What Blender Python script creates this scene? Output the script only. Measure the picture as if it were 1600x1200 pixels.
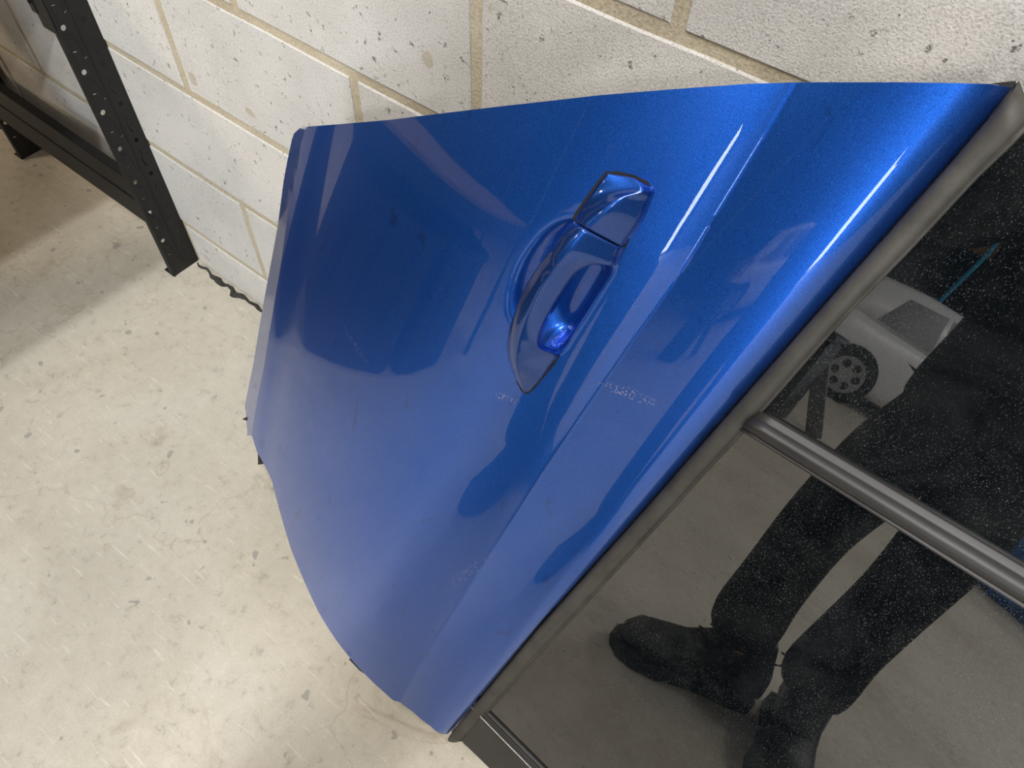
import bpy, bmesh, math, random
import numpy as np
from mathutils import Vector, Matrix
random.seed(7); rng = np.random.default_rng(7)
S = bpy.context.scene
for o in list(bpy.data.objects): bpy.data.objects.remove(o)
COL = S.collection

# ---------------------------------------------------------------- camera, light, exposure
F = 1150.0
CAM = np.array([1.16210, -0.61195, 1.38745])
ROT = np.array([[0.7912752, 0.60988841, 0.04381433], [0.51905165, -0.63208822, -0.57536933], [-0.32321656, 0.47801738, -0.81671932]])
cd = bpy.data.cameras.new('camera'); cam = bpy.data.objects.new('camera', cd); COL.objects.link(cam)
cd.sensor_width = 36; cd.lens = 36 * F / 1600; cd.clip_start = 0.02
cam.matrix_world = Matrix(((ROT[0][0], -ROT[1][0], -ROT[2][0], CAM[0]), (ROT[0][1], -ROT[1][1], -ROT[2][1], CAM[1]), (ROT[0][2], -ROT[1][2], -ROT[2][2], CAM[2]), (0, 0, 0, 1)))
S.camera = cam
w = bpy.data.worlds.new('daylight'); S.world = w; w.use_nodes = True
w.node_tree.nodes['Background'].inputs[0].default_value = (0.80, 0.90, 1.0, 1); w.node_tree.nodes['Background'].inputs[1].default_value = 1.6
S.view_settings.view_transform = 'Standard'; S.view_settings.look = 'None'; S.view_settings.gamma = 1; S.view_settings.use_curve_mapping = False
S.view_settings.exposure = -0.25

def area(name, loc, size, sizey, power, color=(1, 1, 1), target=None):
    l = bpy.data.lights.new(name, 'AREA'); l.shape = 'RECTANGLE'; l.size = size; l.size_y = sizey; l.energy = power; l.color = color
    o = bpy.data.objects.new(name, l); o.location = loc; COL.objects.link(o)
    if target is not None: o.rotation_euler = (Vector(target) - Vector(loc)).to_track_quat('-Z', 'Y').to_euler()
    return o
# fluorescent battens under the roof, plus fills added to brighten wall, car and floor
area('overhead_light', (1.30, -2.0, 3.9), 0.16, 1.5, 95, (1, 0.985, 0.955))
area('overhead_light', (3.9, -2.6, 3.9), 0.16, 1.5, 120, (1, 0.91, 0.77))
area('overhead_light', (0.0, -1.3, 3.9), 0.16, 1.2, 60, (1, 0.98, 0.95))  # extra light added to brighten the left part of the block wall
area('overhead_light', (2.9, -5.6, 3.9), 0.16, 1.5, 210, (1, 0.975, 0.93))
area('overhead_light', (2.3, -7.8, 3.9), 0.16, 1.5, 140, (1, 0.98, 0.95))  # extra light added to brighten the mirrored car and the door paint
area('warm_fill_light', (-3.4, -3.6, 3.7), 0.9, 0.9, 150, (1, 0.78, 0.54))  # added warm fill for the floor under the shelf, no lamp there
# daylight falling in through the open roller door at the far end
area('roller_door_daylight', (4.15, -12.15, 1.55), 1.7, 2.9, 330, (0.86, 0.93, 1.0), (3.2, 0, 1.2))

# ---------------------------------------------------------------- helpers
def link(name, me, mat=None, parent=None, smooth=False):
    o = bpy.data.objects.new(name, me); COL.objects.link(o)
    if mat is not None: me.materials.append(mat)
    if parent is not None: o.parent = parent
    if smooth: me.polygons.foreach_set('use_smooth', [True] * len(me.polygons))
    return o
def empty(name, loc=(0, 0, 0), parent=None):
    o = bpy.data.objects.new(name, None); COL.objects.link(o); o.location = loc; o.empty_display_size = 0.05
    if parent is not None: o.parent = parent
    return o
def tag(o, label, cat, group=None):
    o['label'] = label; o['category'] = cat
    if group: o['group'] = group
    return o
def struct(o): o['kind'] = 'structure'; return o
def mesh(name, vs, fs):
    me = bpy.data.meshes.new(name); me.from_pydata([tuple(map(float, v)) for v in vs], [], fs); me.update(); return me
def bm_mesh(name, bm):
    bmesh.ops.recalc_face_normals(bm, faces=bm.faces)
    me = bpy.data.meshes.new(name); bm.to_mesh(me); bm.free(); return me
def add_box(bm, x0, x1, y0, y1, z0, z1, bev=0, mat=None):
    r = bmesh.ops.create_cube(bm, size=1)
    for v in r['verts']:
        v.co = Vector(((x0 + x1) / 2 + v.co.x * (x1 - x0), (y0 + y1) / 2 + v.co.y * (y1 - y0), (z0 + z1) / 2 + v.co.z * (z1 - z0)))
        if mat is not None: v.co = mat @ v.co
    if bev:
        es = list({e for v in r['verts'] for e in v.link_edges})
        bmesh.ops.bevel(bm, geom=es, offset=bev, segments=2, affect='EDGES')
def boxobj(name, b, mat, parent=None, bev=0.0, m=None):
    bm = bmesh.new(); add_box(bm, *b, bev=bev, mat=m); return link(name, bm_mesh(name, bm), mat, parent)
def add_tube(bm, pts, r, seg=10, cap=True):
    pts = [Vector(p) for p in pts]; rings = []
    rs = r if isinstance(r, (list, tuple)) else [r] * len(pts)
    up = None
    for i, p in enumerate(pts):
        d = (pts[min(i + 1, len(pts) - 1)] - pts[max(i - 1, 0)]).normalized()
        if up is None: up = d.orthogonal().normalized()
        up = (up - d * up.dot(d)).normalized(); sd = d.cross(up)
        rings.append([bm.verts.new(p + (up * math.cos(a) + sd * math.sin(a)) * rs[i]) for a in [2 * math.pi * k / seg for k in range(seg)]])
    for a, b in zip(rings, rings[1:]):
        for k in range(seg): bm.faces.new((a[k], a[(k + 1) % seg], b[(k + 1) % seg], b[k]))
    if cap: bm.faces.new(rings[0][::-1]); bm.faces.new(rings[-1])
def loft(name, rings, mat, parent=None, close=True, caps=True, smooth=True):
    bm = bmesh.new(); R = [[bm.verts.new(tuple(map(float, p))) for p in r] for r in rings]
    n = len(R[0])
    for a, b in zip(R, R[1:]):
        for k in range(n if close else n - 1): bm.faces.new((a[k], a[(k + 1) % n], b[(k + 1) % n], b[k]))
    if caps and close: bm.faces.new(R[0][::-1]); bm.faces.new(R[-1])
    return link(name, bm_mesh(name, bm), mat, parent, smooth)

# ---------------------------------------------------------------- materials
class NT:
    def __init__(s, name):
        s.m = bpy.data.materials.new(name); s.m.use_nodes = True; s.t = s.m.node_tree; s.b = s.t.nodes['Principled BSDF']
    def n(s, ty, **kw):
        x = s.t.nodes.new(ty)
        for k, v in kw.items():
            if k.startswith('i_'): x.inputs[int(k[2:]) if k[2:].isdigit() else k[2:].replace('_', ' ')].default_value = v
            else: setattr(x, k, v)
        return x
    def l(s, a, b): s.t.links.new(a, b)
    def co(s, kind='Object', scale=None):
        c = s.n('ShaderNodeTexCoord'); out = c.outputs[kind]
        if scale:
            m = s.n('ShaderNodeMapping'); m.inputs['Scale'].default_value = scale; s.l(out, m.inputs[0]); out = m.outputs[0]
        return out
    def noise(s, scale, detail=4, rough=0.55, vec=None, dist=0.0):
        x = s.n('ShaderNodeTexNoise'); x.inputs['Scale'].default_value = scale; x.inputs['Detail'].default_value = detail; x.inputs['Roughness'].default_value = rough; x.inputs['Distortion'].default_value = dist
        if vec is not None: s.l(vec, x.inputs['Vector'])
        return x.outputs['Fac']
    def ramp(s, fac, stops):
        x = s.n('ShaderNodeValToRGB'); cr = x.color_ramp
        while len(cr.elements) < len(stops): cr.elements.new(0.5)
        for e, (p, c) in zip(cr.elements, stops): e.position = p; e.color = (*c, 1) if hasattr(c, '__len__') else (c, c, c, 1)
        s.l(fac, x.inputs[0]); return x.outputs[0]
    def mix(s, fac, a, b, mode='MIX'):
        x = s.n('ShaderNodeMix', data_type='RGBA', blend_type=mode)
        for v, i in ((fac, 0), (a, 6), (b, 7)):
            if isinstance(v, (int, float)): x.inputs[i].default_value = v
            elif isinstance(v, tuple): x.inputs[i].default_value = (*v, 1)
            else: s.l(v, x.inputs[i])
        return x.outputs[2]
    def math(s, op, a, b=0.0):
        x = s.n('ShaderNodeMath', operation=op)
        for v, i in ((a, 0), (b, 1)):
            if isinstance(v, (int, float)): x.inputs[i].default_value = v
            else: s.l(v, x.inputs[i])
        return x.outputs[0]
    def bump(s, h, strength, dist):
        x = s.n('ShaderNodeBump'); x.inputs['Strength'].default_value = strength; x.inputs['Distance'].default_value = dist
        s.l(h, x.inputs['Height']); s.l(x.outputs[0], s.b.inputs['Normal']); return x
    def set(s, **kw):
        for k, v in kw.items():
            k = k.replace('_', ' ')
            if hasattr(v, 'is_output') or isinstance(v, bpy.types.NodeSocket): s.l(v, s.b.inputs[k])
            else: s.b.inputs[k].default_value = (*v, 1) if isinstance(v, tuple) and len(v) == 3 else v
        return s
def plain(name, col, rough=0.5, metal=0.0, ior=None, nscale=0, namt=0.15, bump=0):
    t = NT(name)
    if nscale:
        f = t.noise(nscale, 5, 0.6, t.co()); c = t.ramp(f, [(0.3, tuple(x * (1 - namt) for x in col)), (0.7, tuple(min(1, x * (1 + namt)) for x in col))])
        t.set(Base_Color=c)
        if bump: t.bump(f, 0.4, bump)
    else: t.set(Base_Color=col)
    t.set(Roughness=rough, Metallic=metal)
    if ior: t.set(IOR=ior)
    return t.m

def scuff(t, v, cx, cy, ang, lx, ly, amt):
    # chalky scuff: an elongated cloud of fine specks at one place of the door
    m = t.n('ShaderNodeMapping'); m.vector_type = 'TEXTURE'; m.inputs['Location'].default_value = (cx, cy, 0); m.inputs['Rotation'].default_value = (0, 0, ang); m.inputs['Scale'].default_value = (lx, ly, 10)
    t.l(v, m.inputs[0]); ln = t.n('ShaderNodeVectorMath', operation='LENGTH'); t.l(m.outputs[0], ln.inputs[0])
    fall = t.ramp(ln.outputs['Value'], [(0.2, 1.0), (1.0, 0.0)]); sp = t.ramp(t.noise(330, 3, 0.6, v), [(0.54, 0.0), (0.60, 1.0)])
    return t.math('MULTIPLY', t.math('MULTIPLY', fall, sp), amt)
SCUFFS = []
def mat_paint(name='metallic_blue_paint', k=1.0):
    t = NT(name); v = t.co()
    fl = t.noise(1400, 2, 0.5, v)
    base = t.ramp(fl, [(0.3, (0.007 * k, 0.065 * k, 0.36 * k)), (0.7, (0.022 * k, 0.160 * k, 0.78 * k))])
    # pale scuffs where the door was rubbed, and dusty film
    dust = t.noise(5, 6, 0.65, v, 0.4); dm = t.ramp(dust, [(0.52, 0.0), (0.75, 0.05)])
    base = t.mix(dm, base, (0.16, 0.22, 0.45))
    sc = t.noise(60, 4, 0.7, t.co('Object', (1, 6, 1))); sm = t.ramp(sc, [(0.73, 0.0), (0.77, 0.35)])
    base = t.mix(sm, base, (0.3, 0.38, 0.62))
    st_ = t.noise(16, 3, 0.5, t.co('Object', (1, 2.5, 1)), 0.6); base = t.mix(t.ramp(st_, [(0.68, 0.0), (0.71, 0.30)]), base, (0.01, 0.03, 0.14))
    for (cx, cy, ax, lx, ly, amt) in SCUFFS:
        base = t.mix(scuff(t, v, cx, cy, ax, lx, ly, amt), base, (0.62, 0.66, 0.80))
    t.set(Base_Color=base, Metallic=0.90, Roughness=0.40, Coat_Weight=1.0, Coat_Roughness=0.025, Coat_IOR=1.48)
    t.set(Specular_IOR_Level=0.5)
    b = t.n('ShaderNodeBump'); b.inputs['Strength'].default_value = 0.10; b.inputs['Distance'].default_value = 0.0004; t.l(fl, b.inputs['Height']); t.l(b.outputs[0], t.b.inputs['Normal'])
    return t.m
def mat_glass():
    t = NT('dark_tinted_glass'); v = t.co()
    n1 = t.noise(620, 3, 0.6, t.co('Object', (1, 2.2, 1))); spk = t.ramp(n1, [(0.61, 0.0), (0.67, 1.0)])
    n2 = t.noise(7, 5, 0.65, v, 0.8); area_ = t.ramp(n2, [(0.35, 0.25), (0.7, 1.0)])
    m = t.math('MULTIPLY', spk, area_)
    film = t.noise(11, 7, 0.7, v, 1.0); fm = t.ramp(film, [(0.42, 0.0), (0.75, 0.035)])
    col = t.mix(m, (0.002, 0.003, 0.004), (0.075, 0.088, 0.10)); col = t.mix(fm, col, (0.35, 0.36, 0.37))
    t.set(Base_Color=col, Roughness=t.ramp(m, [(0.0, 0.012), (1.0, 0.4)]), IOR=1.95)
    return t.m
def mat_block():
    t = NT('concrete_block'); v = t.co()
    g = t.n('ShaderNodeNewGeometry'); pos = g.outputs['Position']
    n1 = t.noise(430, 4, 0.7, pos); n2 = t.noise(75, 5, 0.7, pos); n3 = t.noise(5, 5, 0.6, pos)
    oi = t.n('ShaderNodeObjectInfo')
    c = t.ramp(n3, [(0.3, (0.59, 0.58, 0.56)), (0.55, (0.70, 0.69, 0.675)), (0.75, (0.73, 0.70, 0.675))])
    c = t.mix(t.math('MULTIPLY', oi.outputs['Random'], 0.35), c, (0.53, 0.53, 0.53))
    gr = t.ramp(n1, [(0.3, 0.58), (0.46, 0.96), (0.72, 1.14)])
    c = t.mix(1.0, c, gr, 'MULTIPLY')
    pit = t.ramp(n2, [(0.31, 0.30), (0.38, 1.0)]); c = t.mix(1.0, c, pit, 'MULTIPLY')
    st = t.noise(14, 2, 0.5, pos); stm = t.ramp(st, [(0.70, 0.0), (0.72, 0.55)]); c = t.mix(stm, c, (0.42, 0.35, 0.24))
    t.set(Base_Color=c, Roughness=0.92)
    h = t.math('ADD', t.math('MULTIPLY', n1, 0.5), t.math('MULTIPLY', pit, 0.5)); t.bump(h, 0.85, 0.0030)
    return t.m
def mat_mortar():
    t = NT('cream_mortar'); g = t.n('ShaderNodeNewGeometry'); pos = g.outputs['Position']
    n1 = t.noise(220, 4, 0.65, pos); n2 = t.noise(9, 5, 0.6, pos)
    c = t.ramp(n2, [(0.3, (0.46, 0.40, 0.29)), (0.7, (0.60, 0.54, 0.42))]); c = t.mix(0.7, c, t.ramp(n1, [(0.3, 0.55), (0.6, 1.05)]), 'MULTIPLY')
    t.set(Base_Color=c, Roughness=0.95); t.bump(n1, 0.6, 0.003); return t.m
def mat_floor():
    t = NT('concrete_floor'); v = t.co()
    n1 = t.noise(2.2, 8, 0.62, v, 0.6); n2 = t.noise(38, 7, 0.72, v, 0.3); n3 = t.noise(300, 2, 0.5, v)
    c = t.ramp(n1, [(0.3, (0.47, 0.435, 0.36)), (0.5, (0.565, 0.53, 0.45)), (0.72, (0.62, 0.59, 0.52))])
    c = t.mix(0.85, c, t.ramp(n2, [(0.28, 0.55), (0.43, 0.94), (0.6, 1.0), (0.75, 1.15)]), 'MULTIPLY')
    c = t.mix(0.35, c, t.ramp(n3, [(0.3, 0.8), (0.7, 1.12)]), 'MULTIPLY')
    # brown smears
    n4 = t.noise(4.5, 6, 0.7, t.co('Object', (1, 1.8, 1)), 1.2); c = t.mix(t.ramp(n4, [(0.60, 0.0), (0.72, 0.55)]), c, (0.33, 0.26, 0.17))
    # small dark spots
    n5 = t.noise(26, 2, 0.4, v); c = t.mix(t.ramp(n5, [(0.70, 0.0), (0.72, 0.6)]), c, (0.22, 0.23, 0.22))
    # trowel scratches
    sc = t.noise(55, 3, 0.6, t.co('Object', (0.25, 2.6, 1)), 0.4); c = t.mix(t.ramp(sc, [(0.62, 0.0), (0.68, 0.32)]), c, (0.80, 0.77, 0.70))
    vo = t.n('ShaderNodeTexVoronoi', feature='DISTANCE_TO_EDGE'); vo.inputs['Scale'].default_value = 1.3
    dv = t.n('ShaderNodeVectorMath', operation='ADD'); nz = t.n('ShaderNodeTexNoise'); nz.inputs['Scale'].default_value = 3; nz.inputs['Detail'].default_value = 6
    t.l(v, nz.inputs['Vector']); t.l(v, dv.inputs[0]); t.l(nz.outputs['Color'], dv.inputs[1]); t.l(dv.outputs[0], vo.inputs['Vector'])
    ck = t.ramp(vo.outputs['Distance'], [(0.0, 0.30), (0.006, 0.0)]); c = t.mix(ck, c, (0.28, 0.23, 0.16))
    t.set(Base_Color=c, Roughness=t.ramp(n2, [(0.3, 0.75), (0.7, 0.5)])); t.bump(n2, 0.35, 0.002); return t.m
def mat_rubber(name, a, b, rough=0.55):
    t = NT(name); v = t.co(); n = t.noise(25, 7, 0.65, v, 0.5); f = t.noise(900, 2, 0.5, v)
    c = t.ramp(n, [(0.35, a), (0.7, b)]); t.set(Base_Color=c, Roughness=rough); t.bump(f, 0.25, 0.0003); return t.m

M = dict(glass=mat_glass(), block=mat_block(), mortar=mat_mortar(), floor=mat_floor(),
         trim=mat_rubber('grey_rubber_trim', (0.036, 0.035, 0.032), (0.066, 0.063, 0.058)),
         satin=plain('satin_black_trim', (0.020, 0.019, 0.020), 0.42, nscale=20, namt=0.3),
         gap=plain('black_rubber', (0.006, 0.006, 0.007), 0.6), inner=plain('black_inner_door', (0.012, 0.012, 0.014), 0.55, nscale=12),
         rack=plain('black_powder_coat', (0.005, 0.0055, 0.0065), 0.55, nscale=80, namt=0.25, bump=0.0002),
         board=plain('chipboard', (0.36, 0.25, 0.14), 0.8, nscale=150, namt=0.3),
         chrome=plain('bright_metal', (0.42, 0.43, 0.45), 0.32, 1.0), cloth=plain('black_cloth', (0.006, 0.006, 0.008), 0.85, nscale=40, namt=0.4, bump=0.002),
         boot=plain('black_leather', (0.007, 0.007, 0.008), 0.5, nscale=60, bump=0.001), sole=plain('boot_rubber', (0.012, 0.012, 0.012), 0.7),
         skinm=plain('skin_tone', (0.48, 0.29, 0.20), 0.5, nscale=30, namt=0.08), hair=plain('dark_hair', (0.02, 0.014, 0.01), 0.6),
         silver=plain('silver_white_paint', (0.80, 0.82, 0.86), 0.30, 0.0, nscale=50, namt=0.06), carglass=plain('car_window_glass', (0.01, 0.012, 0.014), 0.35, ior=1.6),
         tyre=plain('tyre_rubber', (0.012, 0.012, 0.013), 0.8), alloy=plain('alloy', (0.45, 0.46, 0.48), 0.35, 0.8), lamp=plain('red_lens', (0.35, 0.01, 0.01), 0.15),
         dark=plain('dark_sheet_wall', (0.030, 0.031, 0.036), 0.85, nscale=3, namt=0.3), plaster=plain('pale_wall', (0.42, 0.41, 0.39), 0.9, nscale=4),
         roof=plain('roof_sheet', (0.20, 0.20, 0.20), 0.9, nscale=2), blue=plain('blue_hose', (0.03, 0.45, 0.80), 0.5), card=plain('cardboard', (0.38, 0.22, 0.10), 0.85, nscale=20),
         bluebag=plain('blue_sheet', (0.03, 0.16, 0.50), 0.5, nscale=15, namt=0.6), greyp=plain('grey_plastic', (0.10, 0.095, 0.09), 0.5, nscale=10), crackdark=plain('dark_crack', (0.03, 0.03, 0.028), 0.9, nscale=60, namt=0.6))

# ---------------------------------------------------------------- the room
X0, X1, YB, ZC = -4.5, 5.4, -12.2, 4.2
vs = [(X0, 0.3, 0), (X1, 0.3, 0), (X1, YB, 0), (X0, YB, 0)]
bm = bmesh.new(); add_box(bm, X0, X1 + 2, YB, 0.3, -0.15, 0)
struct(link('floor', bm_mesh('floor', bm), M['floor']))
struct(boxobj('ceiling', (X0, X1, YB, 0.3, ZC, ZC + 0.1), M['roof']))
wb = struct(boxobj('wall_back', (X0, X1, 0.0, 0.2, 0, ZC), M['mortar']))
struct(boxobj('wall_left', (X0 - 0.1, X0, YB, 0.2, 0, ZC), M['dark']))
# end wall with the open roller door on its right
bm = bmesh.new(); add_box(bm, X0, 3.2, YB - 0.1, YB, 0, ZC); add_box(bm, 5.1, X1, YB - 0.1, YB, 0, ZC); add_box(bm, 3.2, 5.1, YB - 0.1, YB, 3.1, ZC)
struct(link('wall_front', bm_mesh('wall_front', bm), M['dark']))
struct(boxobj('wall_right', (X1, X1 + 0.1, YB, 0.2, 0, ZC), M['dark']))

# blocks: each one its own object with ragged, softly chamfered edges
def block_mesh(w, h, seed):
    r = random.Random(seed); d = 0.0028; bm = bmesh.new(); n = 5; m = 3
    outer, inner, back = [], [], []
    def ring(ins, y, jit):
        pts = []
        for i in range(n): pts.append((-w / 2 + ins + (w - 2 * ins) * i / n, -h / 2 + ins))
        for i in range(m): pts.append((w / 2 - ins, -h / 2 + ins + (h - 2 * ins) * i / m))
        for i in range(n): pts.append((w / 2 - ins - (w - 2 * ins) * i / n, h / 2 - ins))
        for i in range(m): pts.append((-w / 2 + ins, h / 2 - ins - (h - 2 * ins) * i / m))
        return [bm.verts.new((x + r.uniform(-jit, jit), y, z + r.uniform(-jit, jit))) for x, z in pts]
    a = ring(0, 0.004, 0.0012); b = ring(0.0005, -d * 0.45, 0.0012); c = ring(0.0022, -d, 0.001)
    for p, q in ((a, b), (b, c)):
        for k in range(len(p)): bm.faces.new((p[k], p[(k + 1) % len(p)], q[(k + 1) % len(p)], q[k]))
    bm.faces.new(c)
    return bm_mesh('block', bm)
variants = {}
offs = {-2: 0.21, -1: 0.054, 0: 0.27, 1: 0.0, 2: 0.216, 3: -0.001, 4: 0.22, 5: 0.0}
for k in range(-2, 9):
    z0, z1 = 0.355 + 0.225 * k, 0.355 + 0.225 * (k + 1)
    if k == -2: z0 = -0.005
    off = offs.get(k, 0.225 * (k % 2))
    i0 = math.ceil((-2.7 - off) / 0.45)
    for i in range(i0, i0 + 12):
        xc = off + 0.45 * i + 0.225; wd = 0.434; h = z1 - z0 - 0.015
        if k == 0 and abs(xc + 0.405) < 0.01: continue
        if k == 0 and abs(xc - 0.045) < 0.01: xc = -0.18; wd = 0.884
        key = (round(h, 3), wd, random.randrange(5))
        if key not in variants:
            me = block_mesh(wd, h, hash(key) & 0xffff); me.materials.append(M['block']); variants[key] = me
        o = bpy.data.objects.new('block', variants[key]); COL.objects.link(o); o.parent = wb
        o.location = (xc, random.uniform(-0.0008, 0.0008), (z0 + z1) / 2); o.rotation_euler = (random.uniform(-.002, .002), 0, random.uniform(-.002, .002))

# dark strip laid for the shaded crack where the wall meets the floor
def crack(x0, x1, label):
    vs, fs = [], []; n = 40; r = random.Random(3)
    for i in range(n + 1):
        x = x0 + (x1 - x0) * i / n; a = 0.008 + 0.003 * math.sin(i * 0.9) + 0.002 * r.random(); wd = 0.003 + (0.010 + 0.006 * math.sin(i * 0.55 + 1) + 0.003 * r.random()) * math.sin(math.pi * (i + 0.5) / (n + 1))
        for y, z in ((-a, 0.0), (-a - wd * 0.3, 0.003 + 0.003 * r.random()), (-a - wd * 0.8, 0.003), (-a - wd, 0.0)): vs.append((x, y, z))
    for i in range(n):
        for k in range(3): fs.append((4 * i + k, 4 * i + k + 1, 4 * i + k + 5, 4 * i + k + 4))
    return tag(link('crack_strip', mesh('crack_strip', vs, fs), M['crackdark']), label, 'crack')
crack(-0.235, 0.03, 'dark strip standing for the shaded crack between floor and wall, right of the perforated upright')
crack(-1.35, -0.93, 'dark strip standing for the shaded floor crack left of the far upright')

# ---------------------------------------------------------------- the shelving rack
def web_mesh(H, wdt, holes=True):
    cu = bpy.data.curves.new('web', 'CURVE'); cu.dimensions = '2D'; cu.fill_mode = 'BOTH'; cu.extrude = 0.0009
    def sp(pts):
        s = cu.splines.new('POLY'); s.points.add(len(pts) - 1)
        for p, q in zip(s.points, pts): p.co = (q[0], q[1], 0, 1)
        s.use_cyclic_u = True
    sp([(0, 0), (wdt, 0), (wdt, H), (0, H)])
    if holes:
        z = 0.113; k = 0
        while z < H - 0.1:
            for (hx, r_) in ((0.013, 0.0052), (wdt - 0.021, 0.0048)):
                sp([(hx + r_ * math.cos(a), z + r_ * 1.08 * math.sin(a)) for a in [-2 * math.pi * j / 14 for j in range(14)]])
            c = [(0.0, -0.022), (0.0035, -0.033), (-0.0015, -0.044), (-0.0005, -0.056), (0.0035, -0.066)]
            c2 = [(x + (0.0026 if j in (3, 4) else 0.0015), y) for j, (x, y) in enumerate(c)]
            sp([(wdt - 0.026 + x, z + y) for x, y in c] + [(wdt - 0.026 + x, z + y) for x, y in c2[::-1]])
            sp([(0.010 + x, z - 0.047 + y) for x, y in ((0, 0), (0, 0.0022), (0.007, 0.0008), (0.007, -0.0014))])
            sp([(0.026 + x, z - 0.066 + y) for x, y in ((0, 0), (0, 0.0022), (0.005, 0.0040), (0.005, 0.0018))])
            z += 0.0872; k += 1
    ob = bpy.data.objects.new('t', cu); COL.objects.link(ob); dg = bpy.context.evaluated_depsgraph_get()
    me = bpy.data.meshes.new_from_object(ob.evaluated_get(dg)); bpy.data.objects.remove(ob); me.materials.clear(); me.name = 'upright'
    # 2D (x = across, y = height) -> world (y across, z up)
    for v in me.vertices: v.co = Vector((v.co.z, v.co.x, v.co.y))
    return me
RX, RY0, RY1 = -0.243, -0.077, -0.003
rack = tag(empty('shelving_rack', (RX, 0, 0)), 'black perforated steel shelving rack standing against the block wall', 'shelving rack')
HP = 1.9; wm = web_mesh(HP, RY1 - RY0); wm.materials.append(M['rack'])
fl = bmesh.new()
add_box(fl, -0.014, 0.0, 0, 0.0016, 0, HP); add_box(fl, -0.070, 0.0, 0.072, 0.0736, 0, HP)                                   # front flange of the angle
add_box(fl, -0.0015, 0.0028, 0, 0.005, 0, HP)                                # rolled corner
add_box(fl, 0.0005, 0.0022, 0.036, 0.0385, 0.02, HP)                         # pressed centre rib
z = 0.113
while z < HP - 0.15:                                                         # pressed J shaped embossing beside each hole
    add_tube(fl, [(0.001, 0.012, z - 0.012), (0.0012, 0.020, z - 0.016), (0.0012, 0.0245, z - 0.026), (0.001, 0.027, z - 0.06)], 0.0012, 5); z += 0.0872
flm = bm_mesh('flange', fl); flm.materials.append(M['rack'])
def upright(x, y, flip=False):
    o = bpy.data.objects.new('upright', wm); COL.objects.link(o); o.parent = rack; o.location = (x - RX, y, 0)
    f = bpy.data.objects.new('flange', flm); COL.objects.link(f); f.parent = o
    b = boxobj('foot_plate', (-0.034, 0.0, -0.001, 0.05, 0.0, 0.004), M['rack'], o)
    if flip: o.scale = (1, -1, 1)
    return o
upright(RX, RY0); upright(-0.925, -0.064)
upright(RX, -2.60, True); upright(-0.925, -2.60, True)
# lower end brace between the two wall side uprights: channel with a stepped face
bm = bmesh.new(); ya = -0.074
add_box(bm, -0.925, RX - 0.002, ya, ya + 0.0016, 0.165, 0.297); add_box(bm, -0.925, RX - 0.002, ya, ya + 0.02, 0.295, 0.298); add_box(bm, -0.925, RX - 0.002, ya + 0.001, ya + 0.024, 0.163, 0.1655)
add_box(bm, -0.92, RX - 0.006, ya - 0.0022, ya, 0.185, 0.235)
m_ = Matrix.Translation((-RX, 0, 0)); bmesh.ops.transform(bm, matrix=m_, verts=bm.verts)
link('end_brace', bm_mesh('end_brace', bm), M['rack'], rack)
for xx, nm in ((0.0, 1), (-0.682, -1)):                                      # long shelf beams running out from the wall
    bm = bmesh.new(); add_box(bm, xx - 0.036, xx - 0.004, -2.6, -0.04, 0.735, 0.79); add_box(bm, xx - 0.036, xx - 0.016, -2.6, -0.04, 0.717, 0.735)
    link('shelf_beam', bm_mesh('shelf_beam', bm), M['rack'], rack)
bm = bmesh.new(); add_box(bm, -0.052, -0.034, -0.082, -0.0785, 0.655, 0.86, 0.001); add_box(bm, -0.040, 0.0035, -0.0805, -0.0785, 0.63, 0.86)
add_tube(bm, [(-0.044, -0.0845, 0.675), (-0.044, -0.081, 0.675)], 0.003, 8); link('beam_bracket', bm_mesh('beam_bracket', bm), M['rack'], rack)
boxobj('shelf_board', (-0.675, -0.010, -2.6, -0.015, 0.79, 0.806), M['board'], rack)

# ---------------------------------------------------------------- the car door
NN = np.array([0.12166083, 0.92650166, -0.35608049])                          # into the wall and down: the door leans back
D0 = 0.57015
EW = -NN
def ray(u, v): return ROT.T @ np.array([(u - 800) / F, (v - 600) / F, 1.0])
def hit(u, v, w=0.0):
    d = ray(u, v); return CAM + d * (D0 - w) / (NN @ d)
OB = hit(1580, 137); OC = hit(705, 1148)
ES = (OC - OB) / np.linalg.norm(OC - OB); ET = np.cross(EW, ES)
if (hit(480, 200) - OB) @ ET < 0: ET = -ET
OB = OB  # origin of the door's own frame: rear end of the belt line
def st(u, v, w=0.0):
    p = hit(u, v, w) - OB; return np.array([p @ ES, p @ ET])
def W3(s, t, w): return OB + s * ES + t * ET + w * EW
dm = Matrix(((ES[0], ET[0], EW[0], OB[0]), (ES[1], ET[1], EW[1], OB[1]), (ES[2], ET[2], EW[2], OB[2]), (0, 0, 0, 1)))
door = tag(empty('car_door_assembly'), 'metallic blue rear car door with tinted window, leaning against the block wall', 'car door')
door.matrix_world = dm
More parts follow.
